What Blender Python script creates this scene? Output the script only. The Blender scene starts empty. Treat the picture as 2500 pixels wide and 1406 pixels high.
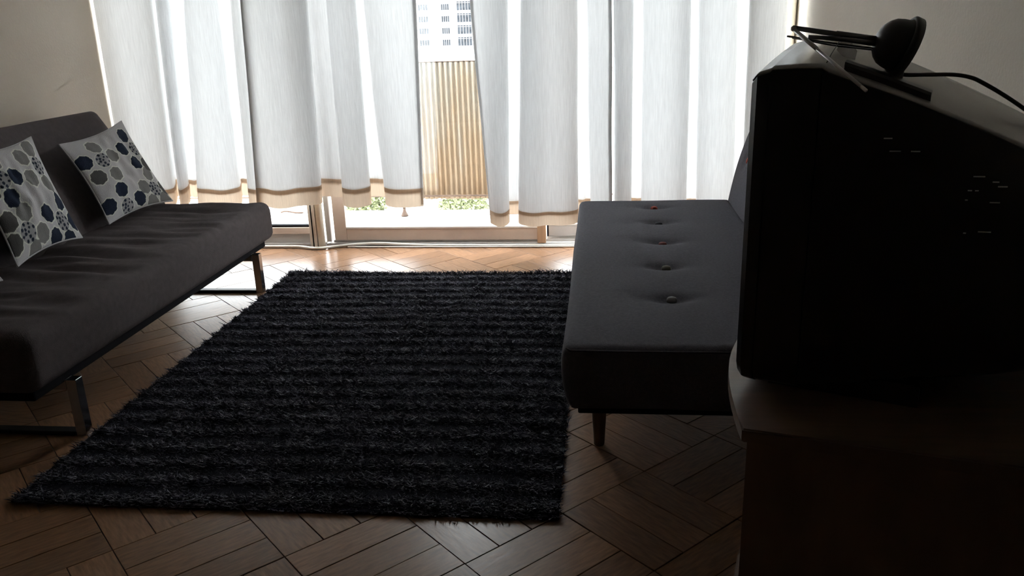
import bpy, bmesh, math, random
import numpy as np
from mathutils import Vector, Matrix, noise

random.seed(7)
rng = np.random.default_rng(7)
scene = bpy.context.scene
C = scene.collection

# ------------------------------------------------------------------ camera
cam_data = bpy.data.cameras.new('camera')
cam_data.sensor_width = 36.0
cam_data.lens = 2000.0 / 2500.0 * 36.0
cam_data.clip_start = 0.05
cam_data.clip_end = 2000.0
cam = bpy.data.objects.new('camera', cam_data)
C.objects.link(cam)
_rx = Vector((0.994345, 0.101657, -0.030722))      # image right in the room
_dn = Vector((0.002179, -0.308754, -0.951139))     # image down in the room
_fw = Vector((-0.106176, 0.945694, -0.307230))     # view direction
_m = Matrix(((_rx.x, -_dn.x, -_fw.x, 0.0), (_rx.y, -_dn.y, -_fw.y, 0.0), (_rx.z, -_dn.z, -_fw.z, 1.25), (0, 0, 0, 1)))
cam.matrix_world = _m
scene.camera = cam

# ------------------------------------------------------------------ overcast sky
world = bpy.data.worlds.new('sky')
scene.world = world
world.use_nodes = True
bg = world.node_tree.nodes['Background']
bg.inputs['Color'].default_value = (0.975, 0.985, 1.0, 1)
bg.inputs['Strength'].default_value = 16.0

scene.view_settings.view_transform = 'Standard'
scene.view_settings.look = 'None'
scene.view_settings.exposure = 0.0
scene.view_settings.gamma = 1.0
scene.view_settings.use_curve_mapping = False
scene.cycles.use_denoising = True
scene.cycles.max_bounces = 8
scene.cycles.diffuse_bounces = 5
scene.cycles.transparent_max_bounces = 12

# ------------------------------------------------------------------ helpers
def mat(name, col, rough=0.6, spec=0.5, metal=0.0, noise_amt=0.0, noise_scale=8.0, stretch=(1, 1, 1),
        bump=0.0, bump_scale=60.0, bump_stretch=(1, 1, 1), coord='Object', rand=0.0, sheen=0.0):
    m = bpy.data.materials.new(name)
    m.use_nodes = True
    nt = m.node_tree
    b = nt.nodes['Principled BSDF']
    b.inputs['Base Color'].default_value = (*col, 1)
    b.inputs['Roughness'].default_value = rough
    b.inputs['Specular IOR Level'].default_value = spec
    b.inputs['Metallic'].default_value = metal
    if sheen:
        b.inputs['Sheen Weight'].default_value = sheen
    tc = nt.nodes.new('ShaderNodeTexCoord')
    last = None
    if noise_amt > 0:
        mp = nt.nodes.new('ShaderNodeMapping'); mp.inputs['Scale'].default_value = stretch
        nt.links.new(tc.outputs[coord], mp.inputs['Vector'])
        nz = nt.nodes.new('ShaderNodeTexNoise'); nz.inputs['Scale'].default_value = noise_scale
        nz.inputs['Detail'].default_value = 5
        nt.links.new(mp.outputs[0], nz.inputs['Vector'])
        mr = nt.nodes.new('ShaderNodeMapRange')
        mr.inputs['From Min'].default_value = 0.3; mr.inputs['From Max'].default_value = 0.7
        mr.inputs['To Min'].default_value = 1 - noise_amt; mr.inputs['To Max'].default_value = 1 + noise_amt
        nt.links.new(nz.outputs['Fac'], mr.inputs['Value'])
        last = mr.outputs[0]
    if rand > 0:
        oi = nt.nodes.new('ShaderNodeObjectInfo')
        mr2 = nt.nodes.new('ShaderNodeMapRange')
        mr2.inputs['To Min'].default_value = 1 - rand; mr2.inputs['To Max'].default_value = 1 + rand
        nt.links.new(oi.outputs['Random'], mr2.inputs['Value'])
        if last is None:
            last = mr2.outputs[0]
        else:
            mm = nt.nodes.new('ShaderNodeMath'); mm.operation = 'MULTIPLY'
            nt.links.new(last, mm.inputs[0]); nt.links.new(mr2.outputs[0], mm.inputs[1])
            last = mm.outputs[0]
    if last is not None:
        vm = nt.nodes.new('ShaderNodeVectorMath'); vm.operation = 'SCALE'
        vm.inputs[0].default_value = col
        nt.links.new(last, vm.inputs['Scale'])
        nt.links.new(vm.outputs[0], b.inputs['Base Color'])
    if bump > 0:
        mp = nt.nodes.new('ShaderNodeMapping'); mp.inputs['Scale'].default_value = bump_stretch
        nt.links.new(tc.outputs[coord], mp.inputs['Vector'])
        nz = nt.nodes.new('ShaderNodeTexNoise'); nz.inputs['Scale'].default_value = bump_scale
        nz.inputs['Detail'].default_value = 4
        nt.links.new(mp.outputs[0], nz.inputs['Vector'])
        bp = nt.nodes.new('ShaderNodeBump'); bp.inputs['Strength'].default_value = bump
        bp.inputs['Distance'].default_value = 0.01
        nt.links.new(nz.outputs['Fac'], bp.inputs['Height'])
        nt.links.new(bp.outputs[0], b.inputs['Normal'])
    return m

def cloth_mat(name, col, trans, rough_bump=0.16):
    """woven translucent fabric: part of the light scatters back, part passes through"""
    m = bpy.data.materials.new(name); m.use_nodes = True
    nt = m.node_tree; nt.nodes.clear()
    out = nt.nodes.new('ShaderNodeOutputMaterial')
    tc = nt.nodes.new('ShaderNodeTexCoord')
    mp = nt.nodes.new('ShaderNodeMapping'); mp.inputs['Scale'].default_value = (1, 1, 0.06)
    nt.links.new(tc.outputs['Object'], mp.inputs['Vector'])
    nz = nt.nodes.new('ShaderNodeTexNoise'); nz.inputs['Scale'].default_value = 170; nz.inputs['Detail'].default_value = 4
    nt.links.new(mp.outputs[0], nz.inputs['Vector'])
    mr = nt.nodes.new('ShaderNodeMapRange'); mr.inputs['From Min'].default_value = 0.25; mr.inputs['From Max'].default_value = 0.75
    mr.inputs['To Min'].default_value = 0.92; mr.inputs['To Max'].default_value = 1.06
    nt.links.new(nz.outputs['Fac'], mr.inputs['Value'])
    vm = nt.nodes.new('ShaderNodeVectorMath'); vm.operation = 'SCALE'; vm.inputs[0].default_value = col
    nt.links.new(mr.outputs[0], vm.inputs['Scale'])
    n2 = nt.nodes.new('ShaderNodeTexNoise'); n2.inputs['Scale'].default_value = 30; n2.inputs['Detail'].default_value = 6
    mp2 = nt.nodes.new('ShaderNodeMapping'); mp2.inputs['Scale'].default_value = (1, 1, 0.3)
    nt.links.new(tc.outputs['Object'], mp2.inputs['Vector']); nt.links.new(mp2.outputs[0], n2.inputs['Vector'])
    ad = nt.nodes.new('ShaderNodeMath'); ad.operation = 'ADD'
    nt.links.new(nz.outputs['Fac'], ad.inputs[0]); nt.links.new(n2.outputs['Fac'], ad.inputs[1])
    bp = nt.nodes.new('ShaderNodeBump'); bp.inputs['Strength'].default_value = rough_bump; bp.inputs['Distance'].default_value = 0.01
    nt.links.new(ad.outputs[0], bp.inputs['Height'])
    d = nt.nodes.new('ShaderNodeBsdfDiffuse'); t = nt.nodes.new('ShaderNodeBsdfTranslucent')
    for s in (d, t):
        nt.links.new(vm.outputs[0], s.inputs['Color']); nt.links.new(bp.outputs[0], s.inputs['Normal'])
    mx = nt.nodes.new('ShaderNodeMixShader'); mx.inputs[0].default_value = trans
    nt.links.new(d.outputs[0], mx.inputs[1]); nt.links.new(t.outputs[0], mx.inputs[2])
    nt.links.new(mx.outputs[0], out.inputs['Surface'])
    return m

def glass_mat(name, tint=(0.96, 0.98, 0.98), refl=0.06):
    m = bpy.data.materials.new(name); m.use_nodes = True
    nt = m.node_tree; nt.nodes.clear()
    out = nt.nodes.new('ShaderNodeOutputMaterial')
    t = nt.nodes.new('ShaderNodeBsdfTransparent'); t.inputs['Color'].default_value = (*tint, 1)
    g = nt.nodes.new('ShaderNodeBsdfGlossy'); g.inputs['Roughness'].default_value = 0.02
    mx = nt.nodes.new('ShaderNodeMixShader'); mx.inputs[0].default_value = refl
    nt.links.new(t.outputs[0], mx.inputs[1]); nt.links.new(g.outputs[0], mx.inputs[2])
    nt.links.new(mx.outputs[0], out.inputs['Surface'])
    return m

def raw(name, verts, faces, material=None, parent=None, smooth=False):
    me = bpy.data.meshes.new(name)
    me.from_pydata([tuple(v) for v in verts], [], [tuple(f) for f in faces])
    me.update()
    if smooth:
        me.polygons.foreach_set('use_smooth', [True] * len(me.polygons))
    o = bpy.data.objects.new(name, me)
    C.objects.link(o)
    if material:
        me.materials.append(material)
    if parent:
        o.parent = parent
    return o

def from_bm(name, bm, material=None, parent=None, smooth=False):
    bmesh.ops.recalc_face_normals(bm, faces=bm.faces)
    me = bpy.data.meshes.new(name)
    bm.to_mesh(me); bm.free()
    if smooth:
        me.polygons.foreach_set('use_smooth', [True] * len(me.polygons))
    o = bpy.data.objects.new(name, me)
    C.objects.link(o)
    if material:
        me.materials.append(material)
    if parent:
        o.parent = parent
    return o

def add_box(bm, x0, x1, y0, y1, z0, z1, bevel=0.0, seg=2):
    r = bmesh.ops.create_cube(bm, size=1.0)
    vs = r['verts']
    for v in vs:
        v.co = Vector(((x0 + x1) / 2 + v.co.x * (x1 - x0), (y0 + y1) / 2 + v.co.y * (y1 - y0), (z0 + z1) / 2 + v.co.z * (z1 - z0)))
    if bevel > 0:
        es = list({e for v in vs for e in v.link_edges})
        bmesh.ops.bevel(bm, geom=es, offset=bevel, segments=seg, affect='EDGES', profile=0.5)

def box(name, x0, x1, y0, y1, z0, z1, material, parent=None, bevel=0.0, seg=2, smooth=False):
    bm = bmesh.new()
    add_box(bm, x0, x1, y0, y1, z0, z1, bevel, seg)
    return from_bm(name, bm, material, parent, smooth)

def tube_geo(pts, rad, n=10, caps=True, closed=False):
    pts = [Vector(p) for p in pts]
    rads = rad if isinstance(rad, (list, tuple)) else [rad] * len(pts)
    verts, faces = [], []
    t0 = (pts[1] - pts[0]).normalized()
    up = Vector((0, 0, 1)) if abs(t0.z) < 0.9 else Vector((1, 0, 0))
    nrm = t0.cross(up).normalized()
    for i, p in enumerate(pts):
        t = (pts[min(i + 1, len(pts) - 1)] - pts[max(i - 1, 0)]).normalized()
        nrm = (nrm - t * nrm.dot(t)).normalized()
        bn = t.cross(nrm)
        for k in range(n):
            a = 2 * math.pi * k / n
            verts.append(p + (nrm * math.cos(a) + bn * math.sin(a)) * rads[i])
    for i in range(len(pts) - 1):
        for k in range(n):
            a, b = i * n + k, i * n + (k + 1) % n
            faces.append((a, b, b + n, a + n))
    if caps:
        faces.append(tuple(range(n - 1, -1, -1)))
        faces.append(tuple(range((len(pts) - 1) * n, len(pts) * n)))
    return verts, faces

def tube(name, pts, rad, material, parent=None, n=10):
    v, f = tube_geo(pts, rad, n)
    return raw(name, v, f, material, parent, True)

def catmull(pts, sub=6):
    pts = [np.array(p, float) for p in pts]
    out = []
    for i in range(len(pts) - 1):
        p0 = pts[max(i - 1, 0)]; p1 = pts[i]; p2 = pts[i + 1]; p3 = pts[min(i + 2, len(pts) - 1)]
        for k in range(sub):
            t = k / sub
            out.append(0.5 * ((2 * p1) + (-p0 + p2) * t + (2 * p0 - 5 * p1 + 4 * p2 - p3) * t * t + (-p0 + 3 * p1 - 3 * p2 + p3) * t ** 3))
    out.append(pts[-1])
    return out

def lathe(name, prof, origin, axis, material, parent=None, n=28):
    """prof: (radius, height along the axis)"""
    axis = Vector(axis).normalized()
    q = Vector((0, 0, 1)).rotation_difference(axis)
    o0 = Vector(origin)
    verts, faces = [], []
    for r, h in prof:
        for k in range(n):
            a = 2 * math.pi * k / n
            verts.append(o0 + q @ Vector((max(r, 1e-4) * math.cos(a), max(r, 1e-4) * math.sin(a), h)))
    for i in range(len(prof) - 1):
        for k in range(n):
            a, b = i * n + k, i * n + (k + 1) % n
            faces.append((a, b, b + n, a + n))
    faces.append(tuple(range(n - 1, -1, -1)))
    faces.append(tuple(range((len(prof) - 1) * n, len(prof) * n)))
    return raw(name, verts, faces, material, parent, True)

def prism(name, poly, z0, z1, material, parent=None, bevel=0.0):
    """horizontal outline poly [(x,y)] extruded from z0 to z1"""
    bm = bmesh.new()
    lo = [bm.verts.new((x, y, z0)) for x, y in poly]
    hi = [bm.verts.new((x, y, z1)) for x, y in poly]
    n = len(poly)
    bm.faces.new(lo[::-1]); bm.faces.new(hi)
    for i in range(n):
        bm.faces.new((lo[i], lo[(i + 1) % n], hi[(i + 1) % n], hi[i]))
    if bevel:
        es = [e for e in bm.edges if abs(e.verts[0].co.z - e.verts[1].co.z) < 1e-6]
        bmesh.ops.bevel(bm, geom=es, offset=bevel, segments=2, affect='EDGES')
    return from_bm(name, bm, material, parent)

def thing(name, label, cat, loc=(0, 0, 0), group=None, kind=None):
    o = bpy.data.objects.new(name, None)
    o.empty_display_size = 0.1
    C.objects.link(o)
    o.location = loc
    o['label'] = label; o['category'] = cat
    if group: o['group'] = group
    if kind: o['kind'] = kind
    return o

def put(o, root):
    """parent a mesh built in room coordinates under a root that has its own location"""
    o.parent = root
    o.matrix_parent_inverse = Matrix.Translation(root.location).inverted()
    return o

def tag(o, label, cat, group=None):
    o['label'] = label; o['category'] = cat
    if group: o['group'] = group
    return o

def struct(o, label, cat):
    o['kind'] = 'structure'
    o['label'] = label; o['category'] = cat
    return o

# ------------------------------------------------------------------ materials
M = {}
M['wall'] = mat('wall_paint', (0.60, 0.54, 0.46), 0.75, 0.25, noise_amt=0.04, noise_scale=3, bump=0.08, bump_scale=90)
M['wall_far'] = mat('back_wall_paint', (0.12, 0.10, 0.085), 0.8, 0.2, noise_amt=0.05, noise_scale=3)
M['ceiling'] = mat('ceiling_paint', (0.42, 0.39, 0.36), 0.85, 0.2, noise_amt=0.03)
M['subfloor'] = mat('dark_joint', (0.012, 0.008, 0.006), 0.9, 0.1, noise_amt=0.1)
M['plank'] = mat('parquet_wood', (0.225, 0.124, 0.070), 0.28, 0.27, noise_amt=0.32, noise_scale=5, stretch=(3.5, 22, 6),
                 bump=0.04, bump_scale=9, bump_stretch=(1.5, 8, 1), rand=0.22)
M['curtain'] = cloth_mat('white_crinkle_cotton', (0.80, 0.81, 0.82), 0.138)
M['hem'] = cloth_mat('beige_hem_cloth', (0.60, 0.48, 0.37), 0.23)
M['side_hem'] = cloth_mat('grey_side_hem_cloth', (0.55, 0.55, 0.55), 0.10)
M['alu'] = mat('brown_anodised_aluminium', (0.56, 0.47, 0.41), 0.5, 0.4, 0.0, noise_amt=0.08)
M['alu_grey'] = mat('grey_aluminium', (0.50, 0.49, 0.48), 0.45, 0.5, 0.1, noise_amt=0.08)
M['post'] = mat('worn_beige_post_paint', (0.60, 0.54, 0.47), 0.55, 0.4, noise_amt=0.2, noise_scale=6, stretch=(6, 6, 0.6))
M['cream'] = mat('cream_paint', (0.72, 0.68, 0.58), 0.5, 0.4, noise_amt=0.04)
M['wood_stile'] = mat('worn_brown_stile', (0.42, 0.28, 0.18), 0.5, 0.4, noise_amt=0.15, stretch=(6, 6, 0.5))
M['glass'] = glass_mat('window_glass')
M['white_plastic'] = mat('white_cable_plastic', (0.72, 0.71, 0.68), 0.4, 0.5, noise_amt=0.04)
M['sofa_l'] = mat('charcoal_slipcover', (0.078, 0.066, 0.067), 0.9, 0.12, noise_amt=0.12, noise_scale=40, bump=0.25, bump_scale=350)
M['sofa_r'] = mat('slate_grey_upholstery', (0.095, 0.092, 0.106), 0.9, 0.12, noise_amt=0.15, noise_scale=120, bump=0.25, bump_scale=500)
M['under'] = mat('black_underside_cloth', (0.008, 0.008, 0.010), 0.9, 0.1, noise_amt=0.1)
M['chrome'] = mat('chrome', (0.55, 0.55, 0.56), 0.15, 0.5, 1.0, noise_amt=0.05, noise_scale=20)
M['leg_wood'] = mat('beech_leg', (0.16, 0.095, 0.05), 0.45, 0.4, noise_amt=0.15, stretch=(8, 8, 1))
M['rug'] = mat('rug_backing', (0.010, 0.010, 0.014), 0.95, 0.05, noise_amt=0.2)
M['pile'] = mat('black_shag_yarn', (0.074, 0.072, 0.095), 0.8, 0.2, noise_amt=0.3, noise_scale=5, sheen=0.2)
M['tv'] = mat('black_shade_tv_plastic', (0.010, 0.010, 0.011), 0.30, 0.5, noise_amt=0.1, bump=0.03, bump_scale=400)  # black paints the shade on the unlit sides of the set
M['tv_silver_lit'] = mat('silver_lit_tv_plastic', (0.36, 0.352, 0.33), 0.20, 0.5, noise_amt=0.05)  # silver surround; on the top sheet the paler grey paints light
M['tv_screen'] = mat('dark_tube_glass', (0.010, 0.012, 0.012), 0.06, 0.6, noise_amt=0.02)
M['vent_glint'] = mat('vent_glint_paint', (0.65, 0.65, 0.65), 0.3, 0.6, noise_amt=0.05)  # pale colour stands for light glinting in the vents
M['stand'] = mat('brown_laminate', (0.15, 0.09, 0.062), 0.38, 0.5, noise_amt=0.2, noise_scale=6, stretch=(1, 8, 1))
M['stand_edge'] = mat('worn_highlit_edge_band', (0.26, 0.19, 0.14), 0.5, 0.4, noise_amt=0.2)
M['antenna'] = mat('black_antenna_plastic', (0.012, 0.012, 0.013), 0.35, 0.5, noise_amt=0.1)
M['runner'] = mat('black_steel_runner', (0.012, 0.012, 0.012), 0.5, 0.3, noise_amt=0.1)
M['rod_dark'] = mat('dark_steel_rod', (0.20, 0.20, 0.21), 0.28, 0.5, 0.9, noise_amt=0.05)
M['rod'] = mat('silver_rod', (0.75, 0.75, 0.75), 0.32, 0.5, 0.35, noise_amt=0.05)
M['vane'] = glass_mat('smoky_clear_plastic', (0.66, 0.66, 0.66), 0.10)
M['cable'] = mat('black_rubber_cable', (0.018, 0.018, 0.018), 0.5, 0.4, noise_amt=0.1)
M['concrete'] = mat('pale_balcony_screed', (0.55, 0.54, 0.53), 0.85, 0.2, noise_amt=0.12, noise_scale=4)
M['ground'] = mat('pale_street', (0.5, 0.5, 0.48), 0.9, 0.1, noise_amt=0.15, noise_scale=0.05)
M['rust'] = mat('rusty_railing_steel', (0.12, 0.08, 0.06), 0.7, 0.3, noise_amt=0.3, noise_scale=20)
M['leaf'] = mat('pale_green_leaves', (0.15, 0.165, 0.085), 0.7, 0.2, noise_amt=0.45, noise_scale=2.5)
M['trunk'] = mat('tree_bark', (0.12, 0.09, 0.06), 0.9, 0.1, noise_amt=0.3)
M['tower'] = mat('white_tower_render', (0.60, 0.60, 0.59), 0.85, 0.2, noise_amt=0.04, noise_scale=0.3)
M['tower_glass'] = mat('grey_tower_window_glass', (0.030, 0.034, 0.040), 0.6, 0.1, noise_amt=0.5, noise_scale=0.9)
M['tower_bar'] = mat('pale_window_bar', (0.15, 0.15, 0.16), 0.6, 0.3, noise_amt=0.05)

def corrugated_mat():
    m = mat('tan_weathered_corrugated_sheet', (0.42, 0.31, 0.21), 0.75, 0.25)
    nt = m.node_tree; b = nt.nodes['Principled BSDF']
    tc = nt.nodes.new('ShaderNodeTexCoord')
    sep = nt.nodes.new('ShaderNodeSeparateXYZ'); nt.links.new(tc.outputs['Generated'], sep.inputs[0])
    nz = nt.nodes.new('ShaderNodeTexNoise'); nz.inputs['Scale'].default_value = 3.0; nz.inputs['Detail'].default_value = 6
    mp = nt.nodes.new('ShaderNodeMapping'); mp.inputs['Scale'].default_value = (5, 1, 0.8)
    nt.links.new(tc.outputs['Object'], mp.inputs['Vector']); nt.links.new(mp.outputs[0], nz.inputs['Vector'])
    # rust rising from the bottom edge, wash-out towards the upper left, streaks in between
    a = nt.nodes.new('ShaderNodeMath'); a.operation = 'MULTIPLY_ADD'; a.inputs[1].default_value = -0.5; a.inputs[2].default_value = 0.55
    nt.links.new(sep.outputs['Z'], a.inputs[0])
    a2 = nt.nodes.new('ShaderNodeMath'); a2.operation = 'MULTIPLY_ADD'; a2.inputs[1].default_value = 0.35
    nt.links.new(sep.outputs['X'], a2.inputs[0]); nt.links.new(a.outputs[0], a2.inputs[2])
    s = nt.nodes.new('ShaderNodeMath'); s.operation = 'ADD'
    nm = nt.nodes.new('ShaderNodeMath'); nm.operation = 'MULTIPLY_ADD'; nm.inputs[1].default_value = 0.9; nm.inputs[2].default_value = -0.45
    nt.links.new(nz.outputs['Fac'], nm.inputs[0])
    nt.links.new(a2.outputs[0], s.inputs[0]); nt.links.new(nm.outputs[0], s.inputs[1])
    cr = nt.nodes.new('ShaderNodeValToRGB')
    e = cr.color_ramp.elements
    e[0].position = 0.12; e[0].color = (0.30, 0.275, 0.24, 1)
    e[1].position = 0.95; e[1].color = (0.16, 0.075, 0.035, 1)
    x = cr.color_ramp.elements.new(0.5); x.color = (0.295, 0.217, 0.148, 1)
    x = cr.color_ramp.elements.new(0.75); x.color = (0.27, 0.18, 0.107, 1)
    nt.links.new(s.outputs[0], cr.inputs[0]); nt.links.new(cr.outputs[0], b.inputs['Base Color'])
    return m
M['corrugated'] = corrugated_mat()

def vc_mat(name):
    m = mat(name, (0.3, 0.3, 0.3), 0.92, 0.1, bump=0.3, bump_scale=260)
    nt = m.node_tree
    at = nt.nodes.new('ShaderNodeVertexColor'); at.layer_name = 'print'
    nt.links.new(at.outputs['Color'], nt.nodes['Principled BSDF'].inputs['Base Color'])
    return m
M['cushion'] = vc_mat('flower_print_cotton')

# ------------------------------------------------------------------ room shell
XL, XR, YB, YW, ZC = -2.78, 1.02, -1.7, 4.72, 2.60
struct(box('wall_left', XL - 0.15, XL, YB, YW + 0.1, -0.12, ZC, M['wall']), 'cream painted side wall behind the flowered cushions', 'wall')
struct(box('wall_right', XR, XR + 0.15, YB, YW + 0.1, -0.12, ZC, M['wall']), 'grey cream side wall behind the television', 'wall')
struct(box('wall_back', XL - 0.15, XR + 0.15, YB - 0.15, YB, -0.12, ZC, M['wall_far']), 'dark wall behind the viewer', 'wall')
struct(box('wall_window', XL, XR, 4.62, YW + 0.1, 2.32, ZC, M['wall']), 'cream lintel above the window doors', 'wall')
struct(box('wall_corner_left', XL, -2.715, 4.62, YW + 0.1, 0, 2.32, M['wall']), 'narrow cream wall return at the left end of the windows', 'wall')
struct(box('wall_corner_right', 0.962, XR, 4.63, YW + 0.1, 0, 2.32, M['wall']), 'narrow cream wall return at the right end of the windows', 'wall')
struct(box('ceiling', XL - 0.15, XR + 0.15, YB - 0.15, YW + 0.1, ZC, ZC + 0.12, M['ceiling']), 'off-white flat ceiling of the room', 'ceiling')
floor = struct(box('floor', XL, XR, YB, 4.80, -0.12, -0.012, M['subfloor']), 'mosaic parquet floor of brown planks laid in turned squares', 'floor')

# parquet: squares of three planks, turned against their neighbours, laid at 45 degrees
SQ = 0.3224; PW = SQ / 3; GAP = 0.0022
AX, AY = -0.325, 1.671
ah = np.array([1, 1]) / math.sqrt(2); bh = np.array([-1, 1]) / math.sqrt(2)
def clip_poly(poly, x0, x1, y0, y1):
    for ax, lim, sgn in ((0, x0, 1), (0, x1, -1), (1, y0, 1), (1, y1, -1)):
        out = []
        for i in range(len(poly)):
            p, q = poly[i], poly[(i + 1) % len(poly)]
            dp, dq = sgn * (p[ax] - lim), sgn * (q[ax] - lim)
            if dp >= 0: out.append(p)
            if dp * dq < 0:
                t = dp / (dp - dq); out.append(p + (q - p) * t)
        poly = out
        if not poly: return []
    return poly
FX0, FX1, FY0, FY1 = XL + 0.004, XR - 0.004, YB + 0.004, 4.645
plank_mesh = None
rest_v, rest_f = [], []
n_plank = 0
def plank_bm(poly, z):
    bm = bmesh.new()
    lo = [bm.verts.new((p[0], p[1], -0.012)) for p in poly]
    hi = [bm.verts.new((p[0], p[1], z)) for p in poly]
    n = len(poly)
    bm.faces.new(hi)
    for i in range(n):
        bm.faces.new((lo[i], lo[(i + 1) % n], hi[(i + 1) % n], hi[i]))
    es = [e for e in bm.edges if all(v.co.z > z - 1e-5 for v in e.verts)]
    bmesh.ops.bevel(bm, geom=es, offset=0.0009, segments=1, affect='EDGES')
    return bm
for i in range(-24, 26):
    for j in range(-24, 26):
        along_a = (i + j) % 2 == 1
        c0 = np.array([AX, AY]) + ah * (i + 0.5) * SQ + bh * (j + 0.5) * SQ
        if not (XL - 0.3 < c0[0] < XR + 0.3 and YB - 0.3 < c0[1] < 4.95):
            continue
        for k in range(3):
            off = (k - 1) * PW
            c = c0 + (bh if along_a else ah) * off
            d1, d2 = (ah, bh) if along_a else (bh, ah)
            hl, hw = SQ / 2 - GAP / 2, PW / 2 - GAP / 2
            corners = [np.array([-hl, -hw]), np.array([hl, -hw]), np.array([hl, hw]), np.array([-hl, hw])]
            wp = [c + d1 * q[0] + d2 * q[1] for q in corners]
            if not along_a: wp = wp[::-1]
            poly = clip_poly(wp, FX0, FX1, FY0, FY1)
            if len(poly) < 3: continue
            cx, cy = np.mean(poly, axis=0)
            dz = random.uniform(-0.0009, 0.0006)
            hidden = (-1.5 < cx < -0.25 and 2.0 < cy < 3.95) or cx < -2.35 or cx > 0.62 or cy < 1.45 or \
                     (0.05 < cx and 2.45 < cy < 4.0) or (cx < -1.95 and cy < 2.5)
            if hidden:
                b0 = len(rest_v); n = len(poly)
                for p in poly: rest_v.append((p[0], p[1], -0.012))
                for p in poly: rest_v.append((p[0], p[1], dz))
                rest_f.append(tuple(range(b0 + n, b0 + 2 * n)))
                for q in range(n):
                    rest_f.append((b0 + q, b0 + (q + 1) % n, b0 + n + (q + 1) % n, b0 + n + q))
                continue
            full = len(poly) == 4 and all(np.allclose(a, b) for a, b in zip(poly, wp))
            ang = math.atan2(d1[1], d1[0])
            if full and plank_mesh is not None:
                o = bpy.data.objects.new('plank', plank_mesh); C.objects.link(o)
            else:
                ca, sa = math.cos(-ang), math.sin(-ang)
                if full:
                    lp = corners
                else:
                    lp = [np.array([(p[0] - c[0]) * ca - (p[1] - c[1]) * sa, (p[0] - c[0]) * sa + (p[1] - c[1]) * ca]) for p in poly]
                o = from_bm('plank', plank_bm(lp, 0.0), M['plank'])
                if full: plank_mesh = o.data
            o.parent = floor
            o.location = (c[0], c[1], dz); o.rotation_euler = (0, 0, ang)
            n_plank += 1
rest = raw('planks', rest_v, rest_f, M['plank'], floor); rest['kind'] = 'stuff'
print('planks', n_plank)

# ------------------------------------------------------------------ window front
def window(name, label):
    o = bpy.data.objects.new(name, None); C.objects.link(o); o.location = (0, 4.70, 0)
    o['kind'] = 'structure'; o['label'] = label; o['category'] = 'window'
    return o
TOPZ = 2.32
w1 = window('window_1', 'fixed window with brown rail and grey kick panel at the left of the post')
put(box('kick_panel', -2.715, -1.725, 4.675, 4.70, 0.02, 0.078, M['alu_grey']), w1)
put(box('bottom_rail', -2.715, -1.725, 4.655, 4.70, 0.078, 0.118, M['alu'], bevel=0.003), w1)
put(box('glazing_bead', -2.715, -1.725, 4.665, 4.70, 0.118, 0.131, M['under']), w1)
put(box('pane', -2.715, -1.725, 4.684, 4.688, 0.131, TOPZ, M['glass']), w1)
put(box('top_rail', -2.715, -1.725, 4.655, 4.70, TOPZ - 0.05, TOPZ, M['alu']), w1)
put(box('stile', -2.715, -2.665, 4.66, 4.70, 0.12, TOPZ - 0.05, M['alu']), w1)
put(box('sill', -2.715, -1.725, 4.64, 4.72, 0.0, 0.02, M['alu_grey']), w1)

post = struct(box('trim_1', -1.725, -1.682, 4.61, 4.72, 0, TOPZ, M['post'], bevel=0.004), 'worn beige upright post between the two windows', 'post')
put(box('groove', -1.707, -1.701, 4.606, 4.611, 0, TOPZ, M['under']), post)
pipe_v, pipe_f = tube_geo([(-1.66, 4.625, 0.0), (-1.66, 4.625, TOPZ)], 0.022, 14)
struct(raw('trim_2', pipe_v, pipe_f, M['cream'], None, True), 'cream round pipe beside the beige window post', 'pipe')
struct(box('trim_3', -1.637, -1.607, 4.65, 4.72, 0.03, TOPZ, M['alu_grey'], bevel=0.003), 'narrow grey jamb between the cream pipe and the sliding door', 'jamb')

w2 = window('window_2', 'wide brown framed sliding glass door at the curtain gap')
put(box('stile', -1.588, -1.512, 4.66, 4.70, 0.036, TOPZ, M['alu'], bevel=0.003), w2)
put(box('bottom_rail', -1.512, -0.362, 4.66, 4.70, 0.036, 0.108, M['alu'], bevel=0.003), w2)
put(box('glazing_bead', -1.512, -0.362, 4.656, 4.70, 0.108, 0.118, M['white_plastic']), w2)
put(box('top_rail', -1.512, -0.362, 4.66, 4.70, TOPZ - 0.06, TOPZ, M['alu']), w2)
put(box('pane', -1.512, -0.362, 4.684, 4.688, 0.118, TOPZ - 0.06, M['glass']), w2)
st = put(box('closing_stile', -0.362, -0.312, 4.63, 4.70, 0.022, TOPZ, M['wood_stile'], bevel=0.003), w2)
st['label'] = 'worn orange-brown upright stile'
put(box('lock', -0.412, -0.385, 4.655, 4.683, 0.12, 0.16, M['alu_grey']), w2)

w3 = window('window_3', 'sliding glass door with grey bottom rail behind the button sofa')
put(box('bottom_rail', -0.300, 0.962, 4.70, 4.735, 0.045, 0.112, M['alu_grey'], bevel=0.003), w3)
put(box('glazing_bead', -0.300, 0.962, 4.697, 4.735, 0.112, 0.121, M['white_plastic']), w3)
put(box('seal', -0.309, -0.301, 4.70, 4.73, 0.045, 0.115, M['under']), w3)
put(box('pane', -0.300, 0.962, 4.718, 4.722, 0.121, TOPZ - 0.06, M['glass']), w3)
put(box('top_rail', -0.300, 0.962, 4.70, 4.735, TOPZ - 0.06, TOPZ, M['alu_grey']), w3)
put(box('stile', 0.91, 0.962, 4.70, 4.735, 0.112, TOPZ - 0.06, M['alu_grey']), w3)

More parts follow.
